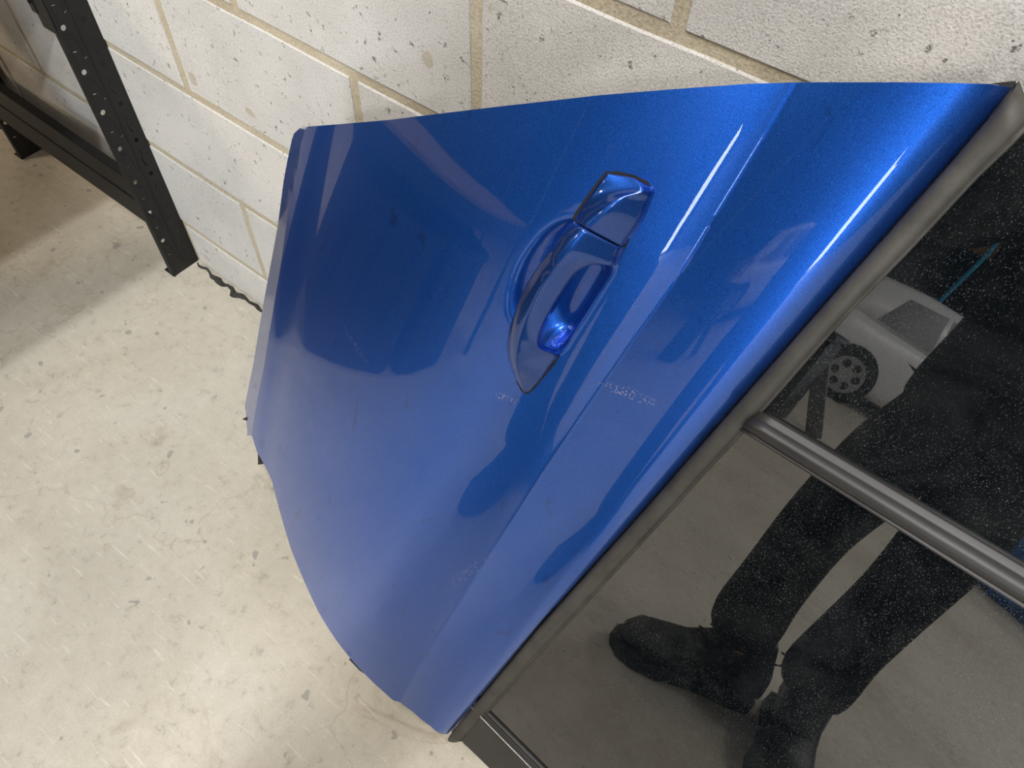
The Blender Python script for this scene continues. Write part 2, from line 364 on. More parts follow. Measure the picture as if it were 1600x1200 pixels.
# door parts are modelled in the door's own frame: x along the belt line, y from belt to sill, z out of the skin
def scf(p0, p1, wd, amt):
    a, b = st(*p0, 0.01), st(*p1, 0.01); c = (a + b) / 2; d = b - a
    SCUFFS.append((float(c[0]), float(c[1]), math.atan2(d[1], d[0]), float(np.linalg.norm(d)) / 2, wd, amt))
scf((938, 588), (1040, 628), 0.007, 0.8); scf((700, 920), (790, 850), 0.010, 0.22); scf((815, 590), (850, 612), 0.006, 0.5); scf((570, 470), (640, 560), 0.006, 0.25)
M['paint'] = mat_paint(); M['handle'] = mat_paint('shaded_blue_paint', 0.6)  # handle: darker copy of the door paint, facet shade put into the colour
crease_px = [(1257, 128), (1212, 205), (1160, 290), (1118, 357), (1080, 420), (1010, 518), (945, 611), (905, 670), (860, 737), (790, 842), (740, 917), (700, 977), (660, 1040), (630, 1095)]
cr = np.array([st(*p) for p in crease_px])
def tcr(s): return np.interp(s, cr[:, 0], cr[:, 1])
# section of the skin: slope of w against distance below the belt line
def sm(x): x = np.clip(x, 0, 1); return x * x * (3 - 2 * x)
def slope_table():
    T = np.linspace(-0.05, 0.75, 801)
    up = np.interp(T, [-0.05, 0.0, 0.006, 0.013, 0.019, 0.025, 0.05, 0.08, 0.11], [70, 66, 55, 34, 22, 12, 2, -5, -9])
    return T, up
_T, _up = slope_table(); _W1 = np.concatenate([[0], np.cumsum(np.tan(np.radians(_up[:-1])) * np.diff(_T))]); _W1 -= np.interp(0.0, _T, _W1)
_D = np.linspace(0, 0.75, 751)
_lo = np.interp(_D, [0, 0.008, 0.02, 0.05, 0.08, 0.12, 0.18, 0.27, 0.35, 0.40, 0.44, 0.48, 0.56], [29, 23, 18, 16, 13, 7, -1, -7, -10, -13, -7, -15, -19])
_W2 = np.concatenate([[0], np.cumsum(np.tan(np.radians(_lo[:-1])) * np.diff(_D))])
def bow(s): return -0.035 * ((s - 0.55) / 0.65) ** 2 + 0.035 * (0.55 / 0.65) ** 2
def Wf(s, t):
    s = np.asarray(s, float); t = np.asarray(t, float); tc = tcr(s)
    f = 1.0 - 0.55 * np.clip((s - 0.35) / 0.7, 0, 1)                       # the crease fades towards the front edge
    a = np.interp(np.minimum(t, tc), _T, _W1)
    d = np.maximum(t - tc, 0)
    soft = np.tan(np.radians(15)) * (1 - f) * 0.03 * (1 - np.exp(-d / 0.03))
    return a + np.interp(d, _D, _W2) - soft + bow(s) * sm(t / 0.22) - 0.012
def pst(u, v, extra=0.0):
    w = 0.0
    for _ in range(12):
        q = st(u, v, w); w = float(Wf(q[0], q[1])) + extra
    return q, w
def polyline(pts, extra=0.0): return np.array([pst(u, v, extra)[0] for u, v in pts])
def resample(P, n, power=None):
    d = np.r_[0, np.cumsum(np.linalg.norm(np.diff(P, axis=0), axis=1))]; d /= d[-1]; q = np.linspace(0, 1, n)
    return np.c_[np.interp(q, d, P[:, 0]), np.interp(q, d, P[:, 1])]
def smoothline(P, n):
    P = resample(P, n); Q = P.copy()
    for _ in range(3): Q[1:-1] = (Q[:-2] + 2 * Q[1:-1] + Q[2:]) / 4
    return Q
belt_px = [(1581, 137), (1540, 188), (1485, 252), (1390, 359), (1311, 447), (1200, 573), (1100, 687), (1006, 795), (942, 865), (841, 976), (755, 1080), (708, 1138), (699, 1147)]
rear_px = [(1581, 137), (1547, 131), (1475, 129.5), (1400, 128.5), (1257, 128.5), (1169, 131), (1056, 139), (934, 149), (869, 156.5), (784, 166), (700, 176), (606, 187.5), (531, 194), (490, 197)]
flange_px = [(490, 197), (477, 201), (470, 225), (464, 267), (451, 326), (439, 413), (426, 490), (412, 576), (401, 630), (393, 678)]
sill_px = [(490, 197), (474, 200), (464, 208), (460, 218), (452, 250), (445, 284), (435, 352), (424, 409), (412, 472), (397, 567), (386, 632), (393, 678)]
front_px = [(699, 1147), (686, 1145), (672, 1134), (645, 1112), (614, 1094), (587, 1070), (560, 1043), (528, 1004), (497, 955), (474, 905), (454, 856), (438, 802), (425, 752), (402, 707), (393, 678)]
def coons(A, B, Cc, Dd):
    # A: belt (sigma 0..1), B: far side (sigma 0..1), C: rear (tau 0..1), D: front (tau 0..1)
    n, m = len(A), len(Cc); s = np.linspace(0, 1, n)[:, None, None]; t = np.linspace(0, 1, m)[None, :, None]
    return (1 - t) * A[:, None] + t * B[:, None] + (1 - s) * Cc[None] + s * Dd[None] - ((1 - s) * (1 - t) * A[0] + s * (1 - t) * A[-1] + (1 - s) * t * B[0] + s * t * B[-1])
belt = polyline(belt_px); rear = polyline(rear_px); flg = polyline(flange_px); front = polyline(front_px); crl = polyline(crease_px)
# split rear and front edges where the crease reaches them
ir = 4; rear_a = rear[:ir + 1]; rear_b = rear[ir:]
jf = 4; front_a = front[:jf + 1]; front_b = front[jf:]
crl[0] = rear[ir]; crl[-1] = front[jf]
NS = 420
upper = coons(resample(belt, NS), resample(crl, NS), resample(rear_a, 60), resample(front_a, 60))
lower = coons(resample(crl, NS), resample(flg, NS), resample(rear_b, 190), resample(front_b, 190))
G = np.concatenate([upper, lower[:, 1:]], axis=1)
WG = Wf(G[..., 0], G[..., 1])
# handle recess: a dish pressed into the skin behind the grip
rec_px = [(893, 338), (880, 340), (864, 347), (846, 360), (828, 381), (812, 405), (801, 432), (795, 460), (796, 482), (803, 504), (818, 535), (842, 556), (868, 557), (912, 487), (957, 413), (940, 372), (915, 345)]
rec = polyline(rec_px)
def seg_dist(P, a, b):
    ab = b - a; h = np.clip(((P - a) @ ab) / (ab @ ab), 0, 1); return np.linalg.norm(P - a - h[..., None] * ab, axis=-1)
def inside(P, poly):
    x, y = P[..., 0], P[..., 1]; r = np.zeros(x.shape, bool); n = len(poly)
    for i in range(n):
        x1, y1 = poly[i]; x2, y2 = poly[(i + 1) % n]
        c = ((y1 > y) != (y2 > y)) & (x < (x2 - x1) * (y - y1) / (y2 - y1 + 1e-12) + x1); r ^= c
    return r
dl = np.full(G.shape[:2], 9.0); dr_ = np.full(G.shape[:2], 9.0)
for i in range(len(rec)):
    dd = seg_dist(G, rec[i], rec[(i + 1) % len(rec)])
    if i in (12, 13): dr_ = np.minimum(dr_, dd)
    else: dl = np.minimum(dl, dd)
def sm(x): x = np.clip(x, 0, 1); return x * x * (3 - 2 * x)
ins = inside(G, rec)
DISP = 0 * WG + np.where(ins, 0.030 * np.minimum(sm(dl / 0.026), sm(dr_ / 0.010)), 0)
for _ in range(7): DISP[1:-1, 1:-1] = (DISP[1:-1, 1:-1] * 4 + DISP[:-2, 1:-1] + DISP[2:, 1:-1] + DISP[1:-1, :-2] + DISP[1:-1, 2:]) / 8
WG = WG - DISP
n_, m_ = G.shape[:2]
vs = np.c_[G.reshape(-1, 2), WG.reshape(-1)].tolist()
idx = np.arange(n_ * m_).reshape(n_, m_)
fs = np.stack([idx[:-1, :-1], idx[1:, :-1], idx[1:, 1:], idx[:-1, 1:]], -1).reshape(-1, 4).tolist()
# flange strip folding back along the sill
sl = []
for (u, v) in sill_px:
    w = 0.0
    for _ in range(12): q = st(u, v, w); w = float(Wf(q[0], q[1])) - 0.010
    sl.append((*q, w))
sl = np.array(sl); sl_r = np.c_[resample(sl[:, :2], NS), np.interp(np.linspace(0, 1, NS), np.linspace(0, 1, len(sl)), sl[:, 2])]
sl_r[:, 2] = Wf(sl_r[:, 0], sl_r[:, 1]) - 0.010 * np.sin(np.pi * np.clip(np.linspace(0, 1, NS) * 1.0, 0, 1)) ** 0.4
base = len(vs)
for k in range(1, 4):
    f = k / 3
    for i in range(NS):
        a = np.array(vs[idx[i, -1]]); b = sl_r[i]; p = a + (b - a) * f; p[2] += 0.0
        vs.append(p.tolist())
prev = idx[:, -1]
for k in range(3):
    cur = np.arange(base + k * NS, base + (k + 1) * NS)
    for i in range(NS - 1): fs.append((int(prev[i]), int(prev[i + 1]), int(cur[i + 1]), int(cur[i])))
    prev = cur
sill_row = prev
# hem: the edge of the skin turns back 12 mm all round
loop = list(map(int, idx[:, 0])) + list(map(int, idx[-1, 1:])) + [base + k * NS + NS - 1 for k in range(3)] + list(map(int, sill_row[::-1]))[1:] + [base + k * NS for k in (1, 0)] + list(map(int, idx[0, ::-1]))[:-1]
cen = np.array([0.75, 0.30]); b2 = len(vs)
lp = []
for i in loop:
    if not lp or lp[-1] != i: lp.append(i)
loop = lp
for i in loop:
    p = np.array(vs[i]); vs.append([p[0], p[1], p[2] - 0.0035])
b3 = len(vs); L = len(loop)
for i in loop:
    p = np.array(vs[i]); d = cen - p[:2]; d /= np.linalg.norm(d); vs.append([p[0] + d[0] * 0.010, p[1] + d[1] * 0.010, p[2] - 0.0045])
for k in range(L):
    k2 = (k + 1) % L
    fs.append((loop[k], b2 + k, b2 + k2, loop[k2])); fs.append((b2 + k, b3 + k, b3 + k2, b2 + k2))
me = mesh('outer_skin', vs, fs); bm = bmesh.new(); bm.from_mesh(me); bmesh.ops.recalc_face_normals(bm, faces=bm.faces)
bm.faces.ensure_lookup_table()
if bm.faces[1000].normal.z < 0: bmesh.ops.reverse_faces(bm, faces=bm.faces)
for e in bm.edges:
    if len(e.link_faces) == 2 and e.link_faces[0].normal.angle(e.link_faces[1].normal, 0) > 0.6: e.smooth = False
cset = set()
for i in range(0, int(NS * 0.75)): cset.add(idx[i, 59])
bm.verts.ensure_lookup_table()
for i in range(0, int(NS * 0.62)):
    e = bm.edges.get((bm.verts[int(idx[i, 59])], bm.verts[int(idx[i + 1, 59])]))
    if e: e.smooth = False
for i in range(NS - 1):
    e = bm.edges.get((bm.verts[int(idx[i, -1])], bm.verts[int(idx[i + 1, -1])]))
    if e: e.smooth = False
bm.to_mesh(me); bm.free()
link('outer_skin', me, M['paint'], door, True)

# inner shell behind the skin (black, stands off the wall)
op = np.concatenate([resample(belt, 20), resample(front, 20)[1:], resample(flg[::-1], 14)[1:], resample(rear[::-1], 20)[1:-1]])
def inset(P, d):
    c = P.mean(0); out = []
    n = len(P)
    for i in range(n):
        tng = P[(i + 1) % n] - P[i - 1]; nr = np.array([-tng[1], tng[0]]); nr /= np.linalg.norm(nr) + 1e-9
        if nr @ (c - P[i]) < 0: nr = -nr
        out.append(P[i] + nr * d)
    return np.array(out)
i1, i2, i3 = inset(op, 0.006), inset(op, 0.014), inset(op, 0.05)
def ww(p): return float(Wf(p[0], max(p[1], 0.0)))
loft('inner_panel', [[(p[0], p[1], ww(p) - 0.0085) for p in i1], [(p[0], p[1], min(ww(p) - 0.03, -0.035)) for p in i2], [(p[0], p[1], -0.062) for p in i3]], M['inner'], door)

def strip_part(name, A, B, prof, mat, parent, n=60, close_ends=True, base=-0.012):
    """A, B: polylines (n x 3) along both edges; prof: (fraction across, height)"""
    def rs(P): 
        P = np.asarray(P, float); d = np.r_[0, np.cumsum(np.linalg.norm(np.diff(P, axis=0), axis=1))]; d /= d[-1]; q = np.linspace(0, 1, n)
        return np.c_[[np.interp(q, d, P[:, k]) for k in range(3)]].T
    A, B = rs(A), rs(B); rings = []
    for a, b in zip(A, B):
        r = [a + (b - a) * f + np.array([0, 0, h]) for f, h in prof]; r += [b + np.array([0, 0, base]), a + np.array([0, 0, base])]; rings.append(r)
    return loft(name, rings, mat, parent)
def on(pts, w): return [(*st(u, v, w), w) for u, v in pts]
# waist rail: grey rubber moulding between the painted skin and the glass
trim_out_px = [(1612, 196), (1600, 210), (1525, 281), (1420, 394), (1333, 483), (1262, 563), (1190, 646), (1100, 742), (1049, 799), (980, 874), (905, 956), (830, 1036), (766, 1110), (735, 1145), (722, 1158)]
trim_in_px = [(1590, 133), (1583, 139), (1487, 253), (1392, 360), (1313, 448), (1202, 574), (1102, 688), (1008, 796), (944, 866), (843, 977), (757, 1081), (712, 1136), (703, 1149)]
wt = float(Wf(0.5, 0.0)) 
TI = on(trim_in_px, -0.012); TO = on(trim_out_px, -0.004)
prof = [(-0.10, -0.010), (0.0, -0.001), (0.04, 0.0045), (0.12, 0.0085), (0.25, 0.0105), (0.42, 0.0105), (0.60, 0.0090), (0.76, 0.0062), (0.86, 0.0036), (0.885, 0.0018), (0.91, 0.0028), (0.96, 0.0028), (1.0, 0.0)]
bt = strip_part('belt_moulding', TI, TO, prof, M['trim'], door, 80); bt['label'] = 'grey rubber waist moulding'

WGL = -0.006
def line_ext(p0, p1, w, tt):
    a, b = st(*p0, w), st(*p1, w); d = (b - a) / (b[1] - a[1]); return a + d * (tt - a[1])
TT = -0.44
bu0, bu1 = on([(1194, 646), (1600, 886)], -0.002)[0], None
bar_u = [(*line_ext((1194, 646), (1600, 886), -0.002, tt), -0.002) for tt in (st(1194, 646, -0.002)[1] + 0.004, TT)]
bar_l = [(*line_ext((1162, 675), (1600, 951), -0.002, tt), -0.002) for tt in (st(1162, 675, -0.002)[1] + 0.004, TT)]
gu = [(*line_ext((764, 1116), (848, 1200), -0.003, tt), -0.003) for tt in (0.012, TT)]
gl = [(*line_ext((755, 1123.5), (830, 1200), -0.003, tt), -0.003) for tt in (0.012, TT)]
pl_ = [(*line_ext((722, 1159), (764.5, 1200), -0.003, tt), -0.003) for tt in (0.004, TT)]
def slab(name, P, w, th, mat, parent, bev=0):
    bm = bmesh.new(); f = bm.faces.new([bm.verts.new((p[0], p[1], w)) for p in P]); r = bmesh.ops.extrude_face_region(bm, geom=[f])
    bmesh.ops.translate(bm, verts=[v for v in r['geom'] if isinstance(v, bmesh.types.BMVert)], vec=(0, 0, -th))
    return link(name, bm_mesh(name, bm), mat, parent)
# trim outer line in (s,t) decides the lower edge of the glass; it tucks 8 mm under the rail
tl = np.array(TO)[:, :2]
def t_under(s): return float(np.interp(s, tl[:, 0], tl[:, 1])) + 0.008
sb = [bar_u[0][0], bar_l[0][0]]
rear_edge = lambda t: -0.035 + 0.10 * (-t)
main = [(bar_l[0][0] - 0.006, t_under(bar_l[0][0]))] + [(s, t_under(s)) for s in np.linspace(bar_l[0][0] + 0.05, gu[0][0] - 0.03, 8)] + [(gu[0][0] + 0.004, t_under(gu[0][0])), (gu[1][0] + 0.004, TT), (bar_l[1][0] - 0.006, TT)]
p1 = slab('window_pane', main, WGL, 0.004, M['glass'], door); p1['label'] = 'large dark tinted main window pane'
quarter = [(-0.03, -0.02), (0.05, t_under(0.05)), (0.15, t_under(0.15)), (bar_u[0][0] + 0.006, t_under(bar_u[0][0])), (bar_u[1][0] + 0.006, TT), (rear_edge(TT), TT), (rear_edge(-0.05), -0.05)]
p2 = slab('quarter_pane', quarter, WGL, 0.004, M['glass'], door); p2['label'] = 'dark tinted quarter pane towards the wall'
bprof = [(0.0, -0.002), (0.02, 0.0008), (0.20, 0.0012), (0.23, 0.0035), (0.36, 0.0082), (0.50, 0.0098), (0.64, 0.0085), (0.80, 0.0040), (0.84, 0.0006), (0.88, 0.0002), (0.90, 0.0022), (0.97, 0.0022), (1.0, -0.002)]
wd = strip_part('window_divider', bar_u, bar_l, bprof, M['satin'], door, 30); wd['label'] = 'satin black window divider bar'
gprof = [(0.0, -0.002), (0.05, 0.001), (0.3, 0.002), (0.6, 0.0005), (0.72, -0.002), (0.80, -0.002), (0.83, 0.002), (0.95, 0.002), (1.0, -0.002)]
strip_part('glass_run_channel', gu, gl, gprof, M['satin'], door, 20)
gc = [(a[0] + (b[0] - a[0]) * 0.84, a[1], a[2] + 0.0022) for a, b in zip(gu, gl)]; gd = [(a[0] + (b[0] - a[0]) * 0.95, a[1], a[2] + 0.0022) for a, b in zip(gu, gl)]
ch = strip_part('chrome_bead', gc, gd, [(0, 0), (0.5, 0.0006), (1, 0)], M['chrome'], door, 20, base=-0.001); ch['label'] = 'thin bright metal bead'
pp = slab('pillar_cover', [(gl[0][0] - 0.001, 0.002), (pl_[0][0], 0.004), (pl_[1][0], TT), (gl[1][0] - 0.001, TT)], -0.003, 0.010, M['satin'], door); pp['label'] = 'gloss black pillar cover'
def t_(s): return s
strip_part('window_frame', [(rear_edge(TT) - 0.03, TT + 0.004, -0.002), (pl_[1][0], TT + 0.004, -0.002)], [(rear_edge(TT) - 0.03, TT - 0.035, -0.010), (pl_[1][0], TT - 0.035, -0.010)], [(0, 0), (0.2, 0.006), (0.7, 0.006), (1, 0)], M['paint'], door, 12)
strip_part('window_frame', [(rear_edge(-0.04), -0.04, -0.004), (rear_edge(TT), TT - 0.03, -0.004)], [(rear_edge(-0.04) - 0.022, -0.035, -0.008), (rear_edge(TT) - 0.03, TT - 0.03, -0.008)], [(0, 0), (0.2, 0.005), (0.7, 0.005), (1, 0)], M['satin'], door, 12)
# black end cap of the moulding by the wall, and rubber seal tabs peeping out by the floor
slab('seal_tab', [st(1545, 131, -0.012), st(1583, 127, -0.012), st(1584, 137, -0.012), st(1560, 138, -0.012)], -0.012, 0.01, M['gap'], door)
def tab(pts):
    q, w = pst(*pts[1], -0.008); slab('seal_tab', [st(u, v, w) for u, v in pts], w, 0.005, M['gap'], door)
tab([(378, 655), (392, 648), (402, 660), (390, 659)]); tab([(403, 698), (412, 705), (420, 724), (403, 726)]); tab([(545, 1030), (556, 1028), (576, 1057), (562, 1048)])

# handle -------------------------------------------------------------
handle = empty('door_handle', parent=door)
wh = lambda u, v: pst(u, v)[1]
def hp(u, v, h):
    q, w = pst(u, v, h); return np.array([q[0], q[1], w])
def strips(name, stations, mat, skirt, n=46, across=22, sub=None):
    """stations: (left, mid-left h, ridge, right): each (px, py, h) ; smooth interpolation along and across"""
    P = np.array([[hp(*q) for q in s] for s in stations])      # k x 4 x 3
    k = len(P); d = np.r_[0, np.cumsum([np.linalg.norm(P[i + 1].mean(0) - P[i].mean(0)) for i in range(k - 1)])]; d /= d[-1]
    q = np.linspace(0, 1, n)
    def cat(x, y, xs):
        m = np.gradient(y, x, axis=0); out = []
        for v in xs:
            i = min(max(np.searchsorted(x, v) - 1, 0), len(x) - 2); h = x[i + 1] - x[i]; t = (v - x[i]) / h
            out.append((2 * t**3 - 3 * t**2 + 1) * y[i] + (t**3 - 2 * t**2 + t) * h * m[i] + (-2 * t**3 + 3 * t**2) * y[i + 1] + (t**3 - t**2) * h * m[i + 1])
        return np.array(out)
    R = cat(d, P, q)                                           # n x 4 x 3
    xa = np.array([0, 0.38, 0.52, 1.0]); rings = []
    for r in R:
        L, m1, rg, Rr = r
        pts = []
        for f in np.linspace(0, 1, across // 2):               # left flank rises in a convex sweep to the ridge
            p = L + (rg - L) * f; p[2] = L[2] + (rg[2] - L[2]) * math.sin(f * math.pi / 2) ** 1.0; pts.append(p)
        for f in np.linspace(0, 1, across // 2)[1:]:           # right flank: nearly flat facet falling to the edge
            p = rg + (Rr - rg) * f; p[2] = rg[2] + (Rr[2] - rg[2]) * (0.12 * math.sin(f * math.pi / 2) + 0.88 * f ** 1.25); pts.append(p)
        a, b = pts[0].copy(), pts[-1].copy(); a[2] -= skirt; b[2] -= skirt
        pts.append(pts[-1] + np.array([0, 0, -skirt * 0.12])); pts.append(b); pts.append(a); rings.append(pts)
    o = loft(name, rings, mat, handle)
    return o
cap = [((948, 271, 0.003), (965, 272, 0.005), (990, 278, 0.005), (1007, 287, 0.003)),
       ((940, 281, 0.005), (960, 282, 0.009), (1005, 294, 0.011), (1015, 296, 0.006)),
       ((921, 307, 0.006), (945, 300, 0.014), (972, 308.6, 0.018), (1009, 318, 0.008)),
       ((909, 325, 0.007), (925, 320, 0.018), (950, 324, 0.022), (996, 347, 0.009)),
       ((899.5, 341, 0.008), (910, 340, 0.022), (916, 355, 0.025), (970, 384.5, 0.010))]
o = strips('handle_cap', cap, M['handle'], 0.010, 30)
grip = [((897.5, 344, 0.008), (908, 345, 0.022), (913, 358, 0.026), (968.5, 387, 0.010)),
        ((886, 356, 0.014), (896, 362, 0.026), (899, 374, 0.029), (962, 402, 0.011)),
        ((876, 370, 0.018), (886, 380, 0.029), (888.5, 388, 0.031), (956, 415, 0.012)),
        ((868, 382, 0.020), (878, 392, 0.030), (880, 399, 0.032), (930, 413, 0.017)),
        ((860, 392, 0.021), (869, 402, 0.031), (872, 411, 0.033), (907, 421, 0.020)),
        ((848, 406, 0.021), (856, 420, 0.031), (860, 429, 0.033), (889, 439, 0.022)),
        ((833, 428, 0.021), (843, 444, 0.031), (846, 447, 0.033), (872, 464, 0.023)),
        ((818, 453, 0.020), (829, 470, 0.030), (832, 474, 0.032), (855, 492, 0.023)),
        ((804, 488, 0.018), (815, 500, 0.028), (819, 502, 0.029), (842, 521, 0.022)),
        ((796, 513, 0.014), (806, 522, 0.024), (811, 524, 0.026), (839, 538, 0.020)),
        ((792, 540, 0.010), (801, 548, 0.020), (807, 549, 0.023), (848, 547, 0.015)),
        ((793, 556, 0.008), (800, 562, 0.018), (806, 563, 0.020), (868, 555, 0.007)),
        ((797, 571, 0.005), (802, 577, 0.014), (808, 579, 0.016), (857, 573, 0.006)),
        ((805, 591, 0.003), (809, 594, 0.008), (813, 595, 0.009), (842, 594, 0.005)),
        ((817, 611, 0.001), (819, 612, 0.003), (820, 613, 0.003), (826, 612, 0.002))]
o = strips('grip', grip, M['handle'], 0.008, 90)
gk = [(946, 268), (965, 268), (992, 274), (1012, 284), (1018, 294), (1015, 312), (1004, 340), (976, 388), (962, 414), (950, 414), (950, 380), (920, 345), (893, 343), (900, 330), (918, 304), (936, 280)]
gq = [pst(u, v, 0.0012) for u, v in gk]
bm = bmesh.new(); top = [bm.verts.new((q[0], q[1], w)) for q, w in gq]; bot = [bm.verts.new((q[0], q[1], w - 0.004)) for q, w in gq]
bm.faces.new(top)
for i in range(len(top)): bm.faces.new((top[i], bot[i], bot[(i + 1) % len(top)], top[(i + 1) % len(top)]))
link('gasket', bm_mesh('gasket', bm), M['gap'], handle)
gk = [(864, 556), (874, 556), (866, 570), (834, 608), (824, 616), (815, 612), (806, 596), (812, 590)]
gq = [pst(u, v, 0.0010) for u, v in gk]
bm = bmesh.new(); top = [bm.verts.new((q[0], q[1], w)) for q, w in gq]; bot = [bm.verts.new((q[0], q[1], w - 0.004)) for q, w in gq]
bm.faces.new(top)
for i in range(len(top)): bm.faces.new((top[i], bot[i], bot[(i + 1) % len(top)], top[(i + 1) % len(top)]))
link('gasket', bm_mesh('gasket', bm), M['gap'], handle)

# ---------------------------------------------------------------- the person whose legs show in the window
def skin_mesh(name, J, E, mat, parent, sub=2, root=0):
    me = bpy.data.meshes.new(name); me.from_pydata([j[:3] for j in J], E, []); o = bpy.data.objects.new(name, me); COL.objects.link(o)
    o.modifiers.new('skin', 'SKIN'); 
    if not me.skin_vertices: me.skin_vertices.new() if hasattr(me.skin_vertices, 'new') else None
    sv = me.skin_vertices[0].data if me.skin_vertices else None
    if sv:
        for i, j in enumerate(J):
            r = j[3]; sv[i].radius = r if isinstance(r, tuple) else (r, r); sv[i].use_root = (i == root)
    o.modifiers['skin'].use_smooth_shade = True
    m = o.modifiers.new('sub', 'SUBSURF'); m.levels = sub; m.render_levels = sub
    dg = bpy.context.evaluated_depsgraph_get(); me2 = bpy.data.meshes.new_from_object(o.evaluated_get(dg)); bpy.data.objects.remove(o)
    me2.materials.clear(); me2.name = name
    return link(name, me2, mat, parent, True)
person = tag(empty('person', (1.22, -1.42, 0)), 'person in black jacket, trousers and boots, standing before the door and holding up a phone', 'person')
pinv = Matrix.Translation((-1.22, 1.42, 0))
hipc = (1.22, -1.50, 0.93)
J = [(*hipc, (0.11, 0.08)), (1.22, -1.47, 1.12, (0.11, 0.08)), (1.22, -1.42, 1.33, (0.13, 0.08)), (1.21, -1.37, 1.46, 0.06), (1.20, -1.32, 1.54, 0.055), (1.195, -1.27, 1.62, (0.075, 0.085)), (1.19, -1.25, 1.70, (0.072, 0.085)), (1.19, -1.26, 1.76, 0.05),
     (1.40, -1.38, 1.40, 0.045), (1.47, -1.18, 1.20, 0.034), (1.31, -0.86, 1.33, 0.026), (1.255, -0.76, 1.37, 0.026),
     (1.03, -1.38, 1.40, 0.045), (0.95, -1.15, 1.20, 0.034), (1.04, -0.80, 1.33, 0.026), (1.08, -0.70, 1.37, 0.026),
     (1.30, -1.48, 0.84, 0.075), (1.30, -1.42, 0.50, 0.05), (1.33, -1.47, 0.12, 0.030), (1.37, -1.36, 0.065, 0.022),
     (1.14, -1.47, 0.84, 0.075), (1.125, -1.35, 0.52, 0.05), (1.15, -1.36, 0.13, 0.030), (1.07, -1.28, 0.065, 0.022)]
E_ = [(0, 1), (1, 2), (2, 3), (3, 4), (4, 5), (5, 6), (6, 7), (2, 8), (8, 9), (9, 10), (10, 11), (2, 12), (12, 13), (13, 14), (14, 15), (0, 16), (16, 17), (17, 18), (18, 19), (0, 20), (20, 21), (21, 22), (22, 23)]
def shift(J): return [(j[0] - 1.22, j[1] + 1.42, j[2], j[3]) for j in J]
body = skin_mesh('body', shift(J), E_, M['skinm'], person)
K = [(1.22, -1.49, 1.02, (0.17, 0.13)), (1.325, -1.47, 0.74, 0.112), (1.325, -1.41, 0.50, 0.088), (1.315, -1.44, 0.28, 0.090), (1.325, -1.45, 0.13, 0.112), (1.12, -1.45, 0.74, 0.112), (1.105, -1.36, 0.52, 0.088), (1.115, -1.36, 0.30, 0.086), (1.135, -1.35, 0.14, 0.108)]
skin_mesh('trousers', shift(K), [(0, 1), (1, 2), (2, 3), (3, 4), (0, 5), (5, 6), (6, 7), (7, 8)], M['cloth'], person)
K = [(1.22, -1.50, 0.76, (0.22, 0.17)), (1.22, -1.49, 1.0, (0.20, 0.15)), (1.22, -1.46, 1.15, (0.185, 0.135)), (1.22, -1.42, 1.34, (0.19, 0.125)), (1.21, -1.38, 1.46, 0.085),
     (1.40, -1.38, 1.40, 0.095), (1.47, -1.18, 1.20, 0.085), (1.30, -0.84, 1.33, 0.060), (1.03, -1.38, 1.40, 0.095), (0.95, -1.15, 1.20, 0.085), (1.045, -0.79, 1.33, 0.060)]
skin_mesh('jacket', shift(K), [(0, 1), (1, 2), (2, 3), (3, 4), (3, 5), (5, 6), (6, 7), (3, 8), (8, 9), (9, 10)], M['cloth'], person)
bm = bmesh.new(); bmesh.ops.create_uvsphere(bm, u_segments=20, v_segments=12, radius=1)
for v in bm.verts:
    v.co = Vector((v.co.x * 0.084, v.co.y * 0.10, v.co.z * 0.10)) + Vector((1.19 - 1.22, -1.275 + 1.42, 1.715))
    if v.co.y > 0.20 and v.co.z < 1.76: v.co.y = 0.20
link('hair', bm_mesh('hair', bm), M['hair'], person, True)
# face details
bm = bmesh.new(); add_tube(bm, [(-0.03, 0.245, 1.675), (-0.03, 0.268, 1.645), (-0.03, 0.25, 1.635)], [0.007, 0.013, 0.008], 8); link('nose', bm_mesh('nose', bm), M['skinm'], person, True)
for sx in (-1, 1):
    bm = bmesh.new(); bmesh.ops.create_uvsphere(bm, u_segments=10, v_segments=8, radius=0.011); bmesh.ops.translate(bm, vec=(-0.03 + sx * 0.03, 0.236, 1.675), verts=bm.verts); link('eye', bm_mesh('eye', bm), M['gap'], person, True)
    bm = bmesh.new(); bmesh.ops.create_uvsphere(bm, u_segments=10, v_segments=8, radius=0.02); bmesh.ops.scale(bm, vec=(0.45, 0.9, 1.5), verts=bm.verts); bmesh.ops.translate(bm, vec=(-0.03 + sx * 0.085, 0.15, 1.66), verts=bm.verts); link('ear', bm_mesh('ear', bm), M['skinm'], person, True)
